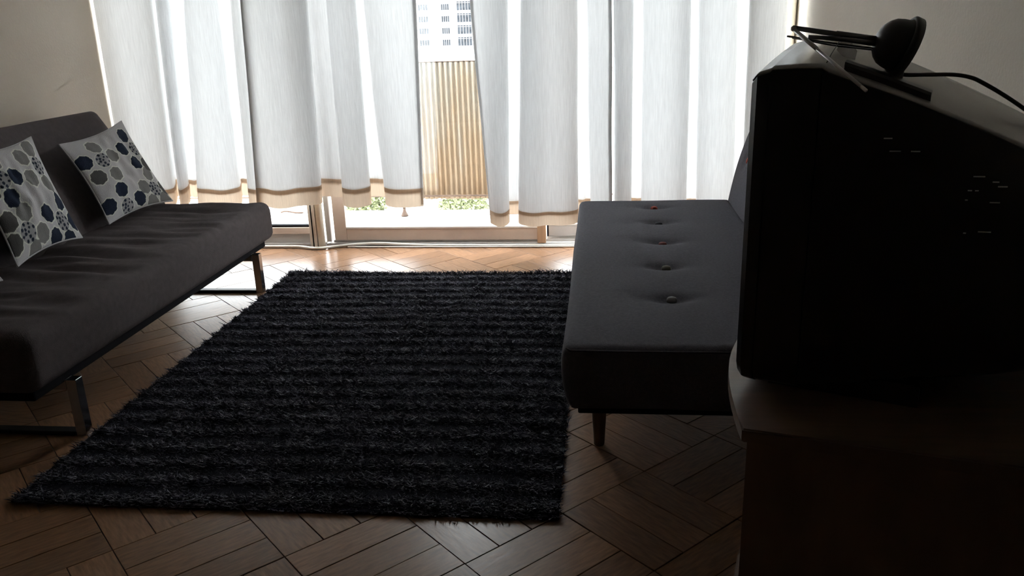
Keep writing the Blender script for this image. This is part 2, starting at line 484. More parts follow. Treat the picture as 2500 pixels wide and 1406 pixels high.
sill = struct(box('trim_4', -1.637, 0.962, 4.645, 4.78, 0.0, 0.022, M['alu_grey'], bevel=0.002), 'grey metal door track along the floor', 'track')
put(box('track_rail', -1.60, 0.962, 4.672, 4.676, 0.022, 0.036, M['alu_grey']), sill)
put(box('track_rail', -0.31, 0.962, 4.715, 4.719, 0.022, 0.044, M['white_plastic']), sill)

pv, pf = tube_geo([(0.990, 4.608, 0.0), (0.990, 4.608, ZC)], 0.019, 14)
struct(raw('trim_5', pv, pf, M['cream'], None, True), 'cream round pipe in the corner beside the television wall', 'pipe')

cab = [(-2.55, 4.618, 0.011), (-2.2, 4.618, 0.010), (-1.95, 4.617, 0.0105), (-1.80, 4.612, 0.011), (-1.745, 4.592, 0.011), (-1.70, 4.578, 0.010),
       (-1.65, 4.580, 0.010), (-1.61, 4.60, 0.010), (-1.56, 4.622, 0.010), (-1.45, 4.633, 0.018), (-1.3, 4.632, 0.024), (-1.1, 4.63, 0.015),
       (-0.8, 4.628, 0.011), (-0.3, 4.630, 0.010), (0.3, 4.631, 0.010), (0.8, 4.630, 0.010)]
tag(tube('power_cable', catmull(cab, 5), 0.0085, M['white_plastic'], n=8), 'white cable running along the floor at the foot of the windows', 'cable')
cab2 = [(-1.5, 4.62, 0.006), (-1.2, 4.615, 0.006), (-1.05, 4.613, 0.006), (-1.0, 4.618, 0.006), (-0.9, 4.612, 0.006), (-0.4, 4.614, 0.006), (0.1, 4.614, 0.006)]
tag(tube('thin_cable', catmull(cab2, 5), 0.004, M['white_plastic'], n=8), 'thinner pale cable on the parquet in front of the white one', 'cable')

# ------------------------------------------------------------------ curtains
def curtain(name, label, bands, yf, yb, zhem, zbot, side=None, seed=0):
    """bands: front folds as ((x_top, x_bottom) left edge, (x_top, x_bottom) right edge)"""
    r = random.Random(seed)
    root = thing(name, label, 'curtain', (bands[0][0][0], (yf + yb) / 2, 0), group='white curtains at the window')
    ctrl = []
    tuck = 0.016
    for n, bd in enumerate(bands):
        a, b = bd[0], bd[1]
        tl_, tr_ = bd[2] if len(bd) > 2 else (tuck, tuck)
        jit = r.uniform(-0.012, 0.012)
        w = b[0] - a[0]
        f = yf + jit
        if n > 0:
            ctrl.append((a[0] + tl_, a[1] + tl_, yb))
            ctrl.append((a[0] + 0.002, a[1] + 0.002, (f + yb) / 2))
        ctrl.append((a[0] + 0.006, a[1] + 0.006, f + 0.008))
        k = max(2, int(w / 0.06))
        for q in range(1, k):
            t = q / k
            ctrl.append((a[0] + (b[0] - a[0]) * t, a[1] + (b[1] - a[1]) * t, f + r.uniform(-0.007, 0.007) - 0.012 * math.sin(math.pi * t)))
        ctrl.append((b[0] - 0.006, b[1] - 0.006, f + 0.008))
        if n < len(bands) - 1:
            ctrl.append((b[0] - 0.002, b[1] - 0.002, (f + yb) / 2))
            ctrl.append((b[0] - tr_, b[1] - tr_, yb))
            na = bands[n + 1][0]
            for t in (0.33, 0.67):
                ctrl.append((b[0] + (na[0] - b[0]) * t, b[1] + (na[1] - b[1]) * t, yb + r.uniform(-0.006, 0.006)))
    prof = catmull(ctrl, 5)
    def point(p, z):
        s = (1.4 - z) / 1.05
        s = max(-0.15, min(1.25, s))
        depth = 1.0 if z < 1.6 else 1.0 - 0.35 * (z - 1.6) / 0.95
        ym = (yf + yb) / 2
        x = p[0] + (p[1] - p[0]) * s
        y = ym + (p[2] - ym) * depth
        y += 0.010 * noise.noise(Vector((x * 6, seed * 3.1, z * 1.6)))
        x += 0.004 * noise.noise(Vector((x * 5 + 9, seed * 2.3, z * 2.2)))
        return (x, y, z)
    def sheet(zs_fn, nz, pr, dy=0.0):
        v, f = [], []
        for k in range(nz + 1):
            for p in pr:
                q = point(p, zs_fn(p, k / nz)); v.append((q[0], q[1] + dy, q[2]))
        w = len(pr)
        for k in range(nz):
            for i in range(w - 1):
                f.append((k * w + i, k * w + i + 1, (k + 1) * w + i + 1, (k + 1) * w + i))
        return v, f
    def low(p):   # front folds hang a little lower than the tucked ones
        return 0.040 * (yb - p[2]) / (yb - yf) + 0.012 * noise.noise(Vector((p[0] * 3.0, seed, 0.7)))
    v, f = sheet(lambda p, t: 2.55 + (zhem - low(p) - 2.55) * t, 30, prof)
    put(raw('panel', v, f, M['curtain'], None, True), root)
    v, f = sheet(lambda p, t: zhem - low(p) + (zbot - zhem) * t, 3, prof)
    h = put(raw('hem', v, f, M['hem'], None, True), root); h['label'] = 'beige fabric hem'
    v, f = sheet(lambda p, t: zhem - low(p) + 0.006 + (zbot - zhem) * 0.3 * t, 3, prof, 0.006)
    put(raw('hem_fold', v, f, M['hem'], None, True), root)
    for sd in (side or ''):
        pr = [p for p in prof if (p[0] < bands[0][0][0] + 0.032 if sd == 'l' else p[0] > bands[-1][1][0] - 0.032)]
        if sd == 'r': pr = pr[-max(3, len(pr)):]
        v, f = sheet(lambda p, t: 2.55 + (zbot + 0.01 - low(p) - 2.55) * t, 30, pr, 0.005)
        put(raw('side_hem', v, f, M['side_hem'], None, True), root)
    return root

curtain('curtain', 'long white curtain at the left wall above the charcoal sofa',
        [((-2.772, -2.778), (-2.439, -2.478)), ((-2.425, -2.462), (-2.35, -2.40)), ((-2.252, -2.34), (-2.056, -2.078)), ((-1.99, -2.03), (-1.87, -1.92))],
        4.50, 4.575, 0.43, 0.33, '', 1)
curtain('curtain', 'white curtain with beige hem ending at the left of the open gap',
        [((-1.923, -1.972), (-1.555, -1.585), (0.016, 0.06)), ((-1.443, -1.455), (-1.286, -1.292)), ((-1.242, -1.211), (-0.951, -0.979))],
        4.455, 4.535, 0.428, 0.325, 'lr', 2)
curtain('curtain', 'white curtain with short greyish hem hanging right of the open gap',
        [((-0.683, -0.628), (-0.482, -0.505), (0.016, 0.075)), ((-0.403, -0.442), (-0.12, -0.122), (0.085, 0.03)), ((-0.07, -0.054), (0.067, 0.074))],
        4.47, 4.545, 0.298, 0.222, 'lr', 3)
curtain('curtain', 'white curtain at the right corner behind the button sofa and television',
        [((0.060, 0.066), (0.167, 0.171), (0.016, 0.07)), ((0.219, 0.227), (0.457, 0.471), (0.016, 0.05)), ((0.498, 0.526), (0.692, 0.724)), ((0.753, 0.767), (0.939, 0.955), (0.03, 0.016))],
        4.48, 4.55, 0.298, 0.222, '', 4)

# ------------------------------------------------------------------ left sofa (charcoal slipcover, chrome sled legs)
sl = thing('sofa_bed', 'charcoal slipcovered sofa bed on chrome sled legs along the left wall', 'sofa', (-2.1, 3.0, 0))
def cushion_box(name, x0, x1, y0, y1, z0, z1, r, nx, ny, nz, disp, material, parent):
    """rounded box with a displaced surface, built as a subdivided shell"""
    bm = bmesh.new()
    idx = {}
    def vert(i, j, k):
        key = (i, j, k)
        if key not in idx:
            p = Vector((x0 + (x1 - x0) * i / nx, y0 + (y1 - y0) * j / ny, z0 + (z1 - z0) * k / nz))
            q = Vector((min(max(p.x, x0 + r), x1 - r), min(max(p.y, y0 + r), y1 - r), min(max(p.z, z0 + r), z1 - r)))
            d = p - q
            # round the edges and corners
            m = max(abs(d.x), abs(d.y), abs(d.z))
            if m > 1e-9 and d.length > 1e-9:
                p = q + d.normalized() * m if d.length > m else p
                nrm = d.normalized()
            else:
                nrm = Vector((0, 0, 1))
            p = p + disp(p, nrm)
            idx[key] = bm.verts.new(p)
        return idx[key]
    for i in range(nx):
        for j in range(ny):
            bm.faces.new((vert(i, j, 0), vert(i, j + 1, 0), vert(i + 1, j + 1, 0), vert(i + 1, j, 0)))
            bm.faces.new((vert(i, j, nz), vert(i + 1, j, nz), vert(i + 1, j + 1, nz), vert(i, j + 1, nz)))
    for i in range(nx):
        for k in range(nz):
            bm.faces.new((vert(i, 0, k), vert(i + 1, 0, k), vert(i + 1, 0, k + 1), vert(i, 0, k + 1)))
            bm.faces.new((vert(i, ny, k), vert(i, ny, k + 1), vert(i + 1, ny, k + 1), vert(i + 1, ny, k)))
    for j in range(ny):
        for k in range(nz):
            bm.faces.new((vert(0, j, k), vert(0, j, k + 1), vert(0, j + 1, k + 1), vert(0, j + 1, k)))
            bm.faces.new((vert(nx, j, k), vert(nx, j + 1, k), vert(nx, j + 1, k + 1), vert(nx, j, k + 1)))
    o = from_bm(name, bm, material, None, True)
    if parent: put(o, parent)
    return o

def seat_wrinkles(p, n):
    # soft folds running across the seat, strongest in the middle of the depth
    fade = math.exp(-((p.x + 2.0) / 0.26) ** 2)
    a = noise.noise(Vector((p.x * 2.2 + 0.8 * math.sin(p.y * 2.0), p.y * 11.0, 3.0)))
    b = noise.noise(Vector((p.x * 4.0, p.y * 22.0, 7.0)))
    c = noise.noise(Vector((p.x * 3.0, p.y * 3.0, 1.0)))
    top = max(n.z, 0.0)
    side = 1 - abs(n.z)
    return Vector((0, 0, top * (fade * (0.030 * a + 0.013 * b) + 0.008 * c))) + n * side * 0.006 * c + Vector((0, 0, -0.010 * side * (0.5 + noise.noise(Vector((p.y * 1.7, 0.3, 0.2))))))
cushion_box('seat_mattress', -2.36, -1.675, 2.07, 4.0, 0.225, 0.425, 0.05, 46, 110, 10, seat_wrinkles, M['sofa_l'], sl)
# back cushion leaning on the wall side
bx0, bz0, bx1, bz1 = -2.235, 0.40, -2.545, 0.905
L = math.hypot(bx1 - bx0, bz1 - bz0)
ud = Vector(((bx1 - bx0) / L, 0, (bz1 - bz0) / L)); nd = Vector((ud.z, 0, -ud.x))
def back_disp(p, n):
    return n * 0.006 * noise.noise(Vector((p.x * 3, p.y * 2.5, p.z * 4)))
bk = cushion_box('backrest', -0.13, 0.0, 2.07, 4.0, -0.02, L, 0.03, 8, 60, 24, back_disp, M['sofa_l'], None)
for v in bk.data.vertices:
    p = v.co.copy()
    v.co = Vector((bx0, 0, bz0)) + nd * p.x + Vector((0, p.y, 0)) + ud * p.z
put(bk, sl)
put(box('bed_frame', -2.34, -1.72, 2.12, 3.95, 0.190, 0.235, M['under'], bevel=0.006), sl)
put(box('back_frame', -2.60, -2.40, 2.10, 3.90, 0.20, 0.32, M['under'], bevel=0.01), sl)
for yy in (2.28, 3.775):
    bm = bmesh.new()
    t = 0.036
    add_box(bm, -1.715, -1.715 + t, yy - t / 2, yy + t / 2, 0.0, 0.20, 0.002)
    add_box(bm, -2.46, -2.46 + t, yy - t / 2, yy + t / 2, 0.0, 0.22, 0.002)
    add_box(bm, -2.46 + t, -1.715, yy - t / 2, yy + t / 2, 0.165, 0.20, 0.002)
    o = put(from_bm('sled_leg', bm, M['chrome']), sl); o['label'] = 'square chrome sled leg'
    put(box('runner', -2.46 + t, -1.715, yy - t / 2, yy + t / 2, 0.0, 0.014, M['runner'], bevel=0.002), sl)

# ------------------------------------------------------------------ flowered cushions
NAVY, DARK, GREY, MID, BASE, SEAM = (0.012, 0.018, 0.034), (0.07, 0.068, 0.066), (0.16, 0.157, 0.152), (0.26, 0.257, 0.26), (0.40, 0.39, 0.395), (0.56, 0.57, 0.50)
# flower hearts (u, v) and petals (u, v, tone) printed on each cover, with their radii
F2 = ([(0.275, 0.665), (0.295, 0.065), (0.805, 0.16), (0.885, 0.665)],
      [(0.30, 0.855, 'g'), (0.075, 0.71, 'n'), (0.11, 0.50, 'd'), (0.335, 0.46, 'g'), (0.455, 0.685, 'g'), (0.285, 0.27, 'n'), (0.07, 0.155, 'n'),
       (0.51, 0.10, 'n'), (0.64, 0.205, 'g'), (0.825, 0.345, 'g'), (0.70, 0.015, 'g'), (0.90, 0.02, 'g'), (0.985, 0.165, 'd'),
       (0.655, 0.715, 'n'), (0.835, 0.855, 'n'), (0.74, 0.505, 'n'), (0.93, 0.46, 'd')], 0.092, 0.096)
F1 = ([(0.225, 0.185), (0.815, 0.725), (0.775, 0.17), (0.215, 0.70)],
      [(0.28, 0.365, 'g'), (0.075, 0.34, 'd'), (0.04, 0.15, 'd'), (0.275, 0.01, 'g'), (0.415, 0.12, 'g'), (0.64, 0.855, 'g'), (0.835, 0.91, 'g'),
       (0.59, 0.63, 'g'), (0.82, 0.535, 'g'), (0.85, 0.355, 'n'), (0.585, 0.27, 'n'), (0.605, 0.04, 'n'), (0.81, -0.01, 'n'), (0.96, 0.155, 'n'),
       (0.395, 0.69, 'n'), (0.225, 0.515, 'n'), (0.05, 0.62, 'd'), (0.24, 0.875, 'g')], 0.098, 0.100)
def print_colour(u, v, F):
    hearts, petals, rh, rp = F
    col = BASE
    wob = 0.10 * math.sin(17 * u + 5) * math.sin(13 * v + 2)
    for (pu, pv, k) in petals:
        a = math.atan2(v - pv, u - pu)
        d = math.hypot(u - pu, v - pv) / (rp * (1 + 0.045 * math.cos(8 * a) + wob * 0.5))
        if d < 0.9:
            col = {'g': GREY, 'n': NAVY, 'd': DARK}[k]
        elif d < 1.02 and col == BASE:
            col = SEAM
    for (hu, hv) in hearts:
        d = math.hypot(u - hu, v - hv) / rh
        if d < 0.98:
            col = MID
            for n in range(13):
                rr = 0.0 if n == 0 else (0.42 if n < 5 else 0.80)
                aa = n * 2.399 if n < 5 else (n - 5) * 0.785 + 0.3
                if math.hypot(u - hu - rh * rr * math.cos(aa), v - hv - rh * rr * math.sin(aa)) < rh * (0.17 if n % 3 else 0.13):
                    col = NAVY
        elif d < 1.06 and col == BASE:
            col = SEAM
    return col
def cushion(label, bl, br, tr, tl, F, thick=0.045, n=180, seed=0):
    bl, br, tr, tl = [Vector(a) for a in (bl, br, tr, tl)]
    nrm = ((br - bl).cross(tl - bl)).normalized()
    if nrm.x < 0: nrm = -nrm
    root = thing('cushion', label, 'cushion', tuple((bl + br) / 2), group='flowered cushions on the charcoal sofa')
    def pt(u, v, sgn):
        cu, cv = 2 * u - 1, 2 * v - 1
        # sides draw in between the pointed corners
        pin = 0.10
        uu = 0.5 + (u - 0.5) * (1 - pin * (1 - cv * cv))
        vv = 0.5 + (v - 0.5) * (1 - pin * (1 - cu * cu))
        p = (bl * (1 - uu) + br * uu) * (1 - vv) + (tl * (1 - uu) + tr * uu) * vv
        h = (max(0.0, (1 - cu ** 2) * (1 - cv ** 2))) ** 0.55 * thick
        h += sgn * 0.007 * noise.noise(Vector((u * 4 + seed, v * 4, 0.5))) * (1 - max(abs(cu), abs(cv)) ** 4)
        h += 0.009 * noise.noise(Vector((u * 11 + seed, v * 7, 2.5))) * (1 - cu ** 4) * (1 - cv ** 4)
        return p + nrm * sgn * (h + 0.002)
    for nm, sgn, m in (('front_cover', 1, n), ('back_cover', -1, 24)):
        verts = [pt(i / m, j / m, sgn) for j in range(m + 1) for i in range(m + 1)]
        faces = []
        for j in range(m):
            for i in range(m):
                a = j * (m + 1) + i
                q = (a, a + 1, a + m + 2, a + m + 1)
                faces.append(q if sgn > 0 else q[::-1])
        o = raw(nm, verts, faces, M['cushion'], None, True)
        ca = o.data.color_attributes.new('print', 'FLOAT_COLOR', 'POINT')
        cols = np.ones((len(verts), 4), np.float32)
        for j in range(m + 1):
            for i in range(m + 1):
                cols[j * (m + 1) + i, :3] = print_colour(i / m, j / m, F) if sgn > 0 else BASE
        ca.data.foreach_set('color', cols.ravel())
        put(o, root)
    edge = []
    for k in range(24): edge.append(pt(k / 24, 0, 0))
    for k in range(24): edge.append(pt(1, k / 24, 0))
    for k in range(24): edge.append(pt(1 - k / 24, 1, 0))
    for k in range(25): edge.append(pt(0, 1 - k / 24, 0))
    o = raw('seam_piping', *tube_geo(edge, 0.0042, 6, False), M['cushion'], None, True)
    ca = o.data.color_attributes.new('print', 'FLOAT_COLOR', 'POINT')
    ca.data.foreach_set('color', np.tile(np.array([*BASE, 1], np.float32), len(o.data.vertices)))
    put(o, root)
    return root
cushion('flowered grey cushion at the window end of the charcoal sofa', (-2.175, 3.36, 0.455), (-2.16, 3.90, 0.445), (-2.40, 3.965, 0.842), (-2.38, 3.42, 0.80), F2, seed=1)
cushion('flowered grey cushion with four whole navy petals, nearer the left picture edge', (-2.13, 2.69, 0.455), (-2.175, 3.155, 0.445), (-2.385, 3.255, 0.857), (-2.375, 2.82, 0.85), F1, seed=5)
cushion('cushion cut by the left picture edge, only its pale corner showing', (-2.05, 2.10, 0.455), (-2.11, 2.575, 0.438), (-2.37, 2.64, 0.845), (-2.35, 2.16, 0.84), F1, n=60, seed=9)

# ------------------------------------------------------------------ right sofa (slate, buttons, wooden legs)
sr = thing('button_sofa', 'slate grey armless sofa with buttoned seat and wooden legs by the television', 'sofa', (0.3, 3.0, 0))
BTN = [(0.256, 3.85), (0.256, 3.53), (0.249, 3.19), (0.237, 2.845), (0.228, 2.495)]
def seat_dents(p, n):
    d = 0.0
    if n.z > 0.3:
        for bxx, byy in BTN:
            rr = ((p.x - bxx) / 0.065) ** 2 + ((p.y - byy) / 0.034) ** 2
            d -= 0.019 * math.exp(-rr) + 0.005 * math.exp(-rr / 9)
        d += 0.010 * math.sin(math.pi * (p.x + 0.095) / 0.72) * math.sin(math.pi * (p.y - 2.08) / 1.94)
        d -= 0.010 * math.exp(-((p.y - 2.08) / 0.08) ** 2) * 0.4
    w = 0.004 * noise.noise(Vector((p.x * 3, p.y * 2, p.z * 4)))
    bulge = Vector((0, 0, 0))
    if n.x < -0.5:
        bulge = Vector((-0.010 * math.sin(math.pi * (p.z - 0.21) / 0.19) - 0.008 * (p.z - 0.3) / 0.1, 0, 0))
    return Vector((0, 0, d)) + n * w + bulge
cushion_box('seat', -0.093, 0.635, 2.08, 4.02, 0.21, 0.405, 0.028, 64, 150, 10, seat_dents, M['sofa_r'], sr)
BCOL = [('red_button', (0.32, 0.05, 0.03)), ('dark_button', (0.03, 0.03, 0.04)), ('wine_button', (0.16, 0.035, 0.03)), ('olive_button', (0.11, 0.10, 0.07)), ('grey_button', (0.13, 0.125, 0.12))]
for (bxx, byy), (nm, col) in zip(BTN, BCOL):
    mm = mat(nm + '_cloth', col, 0.7, 0.3, noise_amt=0.1, noise_scale=60)
    o = put(lathe('button', [(0.001, 0.010), (0.008, 0.0095), (0.014, 0.007), (0.0165, 0.002), (0.0165, -0.006)], (bxx, byy, 0.3965 + 0.004 * (byy < 3.0)), (0, 0, 1), mm, n=18), sr)
    o['label'] = nm.replace('_', ' ')
# seam line of the seat cover
sm = [(-0.090, 2.098, 0.394), (-0.08, 2.084, 0.393), (0.1, 2.080, 0.393), (0.3, 2.080, 0.393), (0.5, 2.080, 0.393), (0.62, 2.084, 0.393)]
put(tube('seam', sm, 0.003, M['sofa_r'], n=6), sr)
# backrest
LB = 0.50
a = math.atan2(0.13, 0.45); bu = Vector((math.sin(a), 0, math.cos(a))); bn = Vector((-math.cos(a), 0, math.sin(a)))
BB = [(3.85, 0.24), (3.53, 0.24), (3.19, 0.24), (2.845, 0.24), (2.495, 0.24)]
def back_dents(p, n):
    d = 0
    if n.x > 0.3:
        for by, bz in BB:
            d -= 0.015 * math.exp(-((p.y - by) / 0.035) ** 2 - ((p.z - bz) / 0.035) ** 2)
        d += 0.018 * math.sin(math.pi * min(max(p.z, 0), LB) / LB)
    return Vector((d, 0, 0))
bb = cushion_box('backrest', -0.12, 0.0, 2.08, 4.02, -0.05, LB, 0.03, 8, 120, 30, back_dents, M['sofa_r'], None)
o0 = Vector((0.615, 0, 0.385))
for v in bb.data.vertices:
    p = v.co.copy()
    v.co = o0 + bn * p.x + Vector((0, p.y, 0)) + bu * p.z
put(bb, sr)
for k, (by, bz) in enumerate(BB):
    o = put(lathe('button', [(0.001, 0.008), (0.008, 0.0075), (0.014, 0.005), (0.0165, 0.0), (0.0165, -0.008)],
              o0 + bn * 0.004 + Vector((0, by, 0)) + bu * bz, tuple(bn), bpy.data.materials[BCOL[k][0] + '_cloth'], n=18), sr)
put(box('underframe', -0.06, 0.62, 2.12, 3.98, 0.185, 0.225, M['under'], bevel=0.004), sr)
for lx, ly in ((-0.0, 2.28), (-0.0, 3.80), (0.56, 2.28), (0.56, 3.80)):
    put(lathe('leg', [(0.014, 0.0), (0.0165, 0.004), (0.026, 0.185), (0.026, 0.195)], (lx, ly, 0.0), (0, 0, 1), M['leg_wood'], n=18), sr)

# ------------------------------------------------------------------ shag rug
rug = thing('shag_rug', 'black shaggy rug with cross ribs between the two sofas', 'rug', (-0.88, 2.95, 0))
RX0, RX1, RY0, RY1 = -1.655, -0.105, 1.86, 4.07
bm = bmesh.new(); add_box(bm, RX0, RX1, RY0, RY1, 0.002, 0.010, 0.003, 1)
put(from_bm('backing', bm, M['rug']), rug)
NT = 170000
tx = rng.uniform(RX0 - 0.004, RX1 + 0.004, NT); ty = rng.uniform(RY0 - 0.004, RY1 + 0.004, NT)
rib = 0.5 + 0.5 * np.cos((ty - 1.9 + 0.012 * np.sin(tx * 3.1)) / 0.098 * 2 * np.pi)
clump = np.array([noise.noise(Vector((float(x) * 9, float(y) * 9, 1.0))) for x, y in zip(tx, ty)])
wide = np.array([noise.noise(Vector((float(x) * 2.2, float(y) * 2.2, 5.0))) for x, y in zip(tx, ty)])
hgt = 0.0135 + 0.011 * rib ** 1.5 + 0.005 * clump + 0.004 * wide
edge_raise = np.exp(-((tx + 1.55) / 0.25) ** 2) + np.exp(-((tx + 0.12) / 0.28) ** 2)
hgt += 0.012 * edge_raise * np.exp(-((RY1 - ty) / 0.12))
groove = np.abs(ty - 3.73 - 0.01 * np.sin(tx * 4)) < 0.008
hgt = np.where(groove, 0.007, hgt) * rng.uniform(0.8, 1.2, NT)
ang = rng.uniform(0, 2 * np.pi, NT); lean = rng.uniform(0.4, 1.3, NT) * hgt
la = rng.normal(-np.pi / 2, 1.3, NT)
wd = rng.uniform(0.0013, 0.0024, NT)
dx, dy = np.cos(ang) * wd, np.sin(ang) * wd
P = np.zeros((NT, 5, 3), np.float32)
P[:, 0] = np.stack([tx - dx, ty - dy, np.full(NT, 0.008)], 1)
P[:, 1] = np.stack([tx + dx, ty + dy, np.full(NT, 0.008)], 1)
mx_, my_ = tx + np.cos(la) * lean * 0.25, ty + np.sin(la) * lean * 0.25
P[:, 2] = np.stack([mx_ + dx * 1.15, my_ + dy * 1.15, hgt * 0.65], 1)
P[:, 3] = np.stack([mx_ - dx * 1.15, my_ - dy * 1.15, hgt * 0.65], 1)
P[:, 4] = np.stack([tx + np.cos(la) * lean, ty + np.sin(la) * lean, hgt], 1)
me = bpy.data.meshes.new('pile')
me.vertices.add(NT * 5); me.vertices.foreach_set('co', P.ravel())
base = (np.arange(NT) * 5)[:, None]
loops = np.concatenate([base + np.array([[0, 1, 2, 3]]), base + np.array([[3, 2, 4]])], 1).ravel().astype(np.int32)
starts = np.stack([np.arange(NT) * 7, np.arange(NT) * 7 + 4], 1).ravel().astype(np.int32)
me.loops.add(NT * 7); me.loops.foreach_set('vertex_index', loops)
me.polygons.add(NT * 2); me.polygons.foreach_set('loop_start', starts)
me.update(calc_edges=True); me.validate()
me.materials.append(M['pile'])
po = bpy.data.objects.new('pile', me); C.objects.link(po); put(po, rug); po['kind'] = 'stuff'

# ------------------------------------------------------------------ television stand
THS = math.radians(15)
su = np.array([math.sin(THS), math.cos(THS)]); sv = np.array([math.cos(THS), -math.sin(THS)])
SO = np.array([0.235, 1.249])
def SP(u, v): p = SO + su * u + sv * v; return (float(p[0]), float(p[1]))
def outline(ins, bulge, width=0.66, depth=0.52):
    pts = []
    for k in range(17):
        t = k / 16
        pts.append(SP(ins + (width - 2 * ins) * t, ins - bulge * math.sin(math.pi * t)))
    pts.append(SP(width - ins, depth - ins)); pts.append(SP(ins, depth - ins))
    return pts[::-1]
ts = thing('television_stand', 'brown laminate stand with bowed front carrying the tube television', 'tv stand', (*SP(0.33, 0.26), 0))
put(prism('top', outline(0.0, 0.055), 0.575, 0.600, M['stand'], bevel=0.003), ts)
o = put(prism('lower_shelf', outline(0.03, 0.05), 0.085, 0.105, M['stand'], bevel=0.002), ts)
def panel(name, u0, u1, v0, v1, z0, z1, m):
    return put(prism(name, [SP(u0, v0), SP(u0, v1), SP(u1, v1), SP(u1, v0)], z0, z1, m), ts)
panel('side_panel', 0.012, 0.030, 0.010, 0.50, 0.0, 0.575, M['stand'])
panel('side_panel', 0.630, 0.648, 0.010, 0.50, 0.0, 0.575, M['stand'])
panel('edge_band', 0.012, 0.030, 0.0085, 0.010, 0.0, 0.575, M['stand'])
panel('edge_band', 0.630, 0.648, 0.0085, 0.010, 0.0, 0.575, M['stand'])
panel('back_panel', 0.030, 0.630, 0.485, 0.495, 0.105, 0.575, M['stand'])
panel('middle_shelf', 0.030, 0.630, 0.06, 0.485, 0.33, 0.348, M['stand'])
panel('plinth', 0.030, 0.630, 0.05, 0.065, 0.0, 0.085, M['stand'])
ol = outline(0.0, 0.055)[::-1][:17]
v, f = [], []
for x, y in ol:
    d = np.array([x, y]) - sv * 0.0012
    v += [(d[0], d[1], 0.5935), (d[0], d[1], 0.5985)]
for k in range(16): f.append((2 * k, 2 * k + 1, 2 * k + 3, 2 * k + 2))
put(raw('bowed_chip_highlight', v, f, M['stand_edge']), ts)  # pale strip paints the chips and the highlight along the bowed edge

# ------------------------------------------------------------------ tube television
THT = math.radians(23)
tu = np.array([math.sin(THT), math.cos(THT)]); tv_ = np.array([math.cos(THT), -math.sin(THT)])
TO = np.array([0.243, 1.400]); TW = 0.64
def TP(u, s, z): p = TO + tu * u + tv_ * s; return (float(p[0]), float(p[1]), z)
tele = thing('tube_television', 'large black tube television seen from its side on the brown stand', 'television', TP(0.32, 0.2, 0.6))
def arch(t):
    k = min(1.0, min(t, 1 - t) / 0.46)
    return k * (1.28 - 0.28 * k)
def tv_section(s, ins, zt, crest, zb, rb, n=10):
    """closed outline across the set: flat sides, arched top, chamfered bottom"""
    u0, u1 = ins, TW - ins
    pts = [(u0 + rb, zb), (u0 + rb * 0.35, zb + rb * 0.35), (u0, zb + rb)]
    pts += [(u0, zb + (zt - zb) * t) for t in (0.35, 0.7)]
    pts += [(u0, zt - 0.003), (u0 + 0.001, zt - 0.0008), (u0 + 0.003, zt)]
    for k in range(1, n):
        t = k / n
        pts.append((u0 + 0.003 + (u1 - u0 - 0.006) * t, zt + crest * arch(t)))
    pts += [(u1 - 0.003, zt), (u1 - 0.001, zt - 0.0008), (u1, zt - 0.003)]
    pts += [(u1, zb + (zt - zb) * t) for t in (0.7, 0.35)]
    pts += [(u1, zb + rb), (u1 - rb * 0.35, zb + rb * 0.35), (u1 - rb, zb)]
    return [TP(u, s, z) for u, z in pts]
def loft(name, secs, material, cap0=True, cap1=True, sharp=True):
    n = len(secs[0]); v = [p for s in secs for p in s]; f = []
    for i in range(len(secs) - 1):
        for k in range(n):
            f.append((i * n + k, (i + 1) * n + k, (i + 1) * n + (k + 1) % n, i * n + (k + 1) % n))
    if cap0: f.append(tuple(range(n)))
    if cap1: f.append(tuple(range((len(secs) - 1) * n, len(secs) * n))[::-1])
    o = raw(name, v, f, material)
    bm = bmesh.new(); bm.from_mesh(o.data); bmesh.ops.recalc_face_normals(bm, faces=bm.faces); bm.to_mesh(o.data); bm.free()
    o.data.polygons.foreach_set('use_smooth', [True] * len(o.data.polygons))
    md = o.modifiers.new('edge', 'EDGE_SPLIT'); md.split_angle = math.radians(32)
    return put(o, tele)
ZB = 0.612
loft('front_housing', [tv_section(0.0, 0.012, 1.146, 0.036, ZB + 0.012, 0.03), tv_section(0.010, 0.002, 1.157, 0.037, ZB + 0.002, 0.034),
                       tv_section(0.030, 0.0, 1.163, 0.038, ZB, 0.036), tv_section(0.032, 0.003, 1.166, 0.038, ZB, 0.036),
                       tv_section(0.075, 0.003, 1.168, 0.038, ZB, 0.036), tv_section(0.108, 0.004, 1.168, 0.037, ZB, 0.036)], M['tv'], True, True)
secs = []
for s in (0.109, 0.118, 0.16, 0.21, 0.26, 0.31, 0.36, 0.41, 0.46, 0.49, 0.505):
    t = (s - 0.109)
    ins = 0.006 + 0.24 * t + (0.25 * max(0, s - 0.40))
    zt = 1.164 - 0.34 * t - 0.25 * t * t + 0.0
    zb = ZB + 0.004 + 0.16 * t
    secs.append(tv_section(s, ins, zt - (0.02 if s > 0.5 else 0), 0.033 - 0.03 * t, zb, 0.03))
loft('rear_housing', secs, M['tv'])
def housing_top(u, s):
    t = max(0.0, s - 0.109)
    ins = 0.006 + 0.24 * t
    zt = 1.164 - 0.34 * t - 0.25 * t * t
    k = min(1.0, max(0.0, (u - ins - 0.003) / (TW - 2 * ins - 0.006)))
    return zt + (0.033 - 0.03 * t) * arch(k)
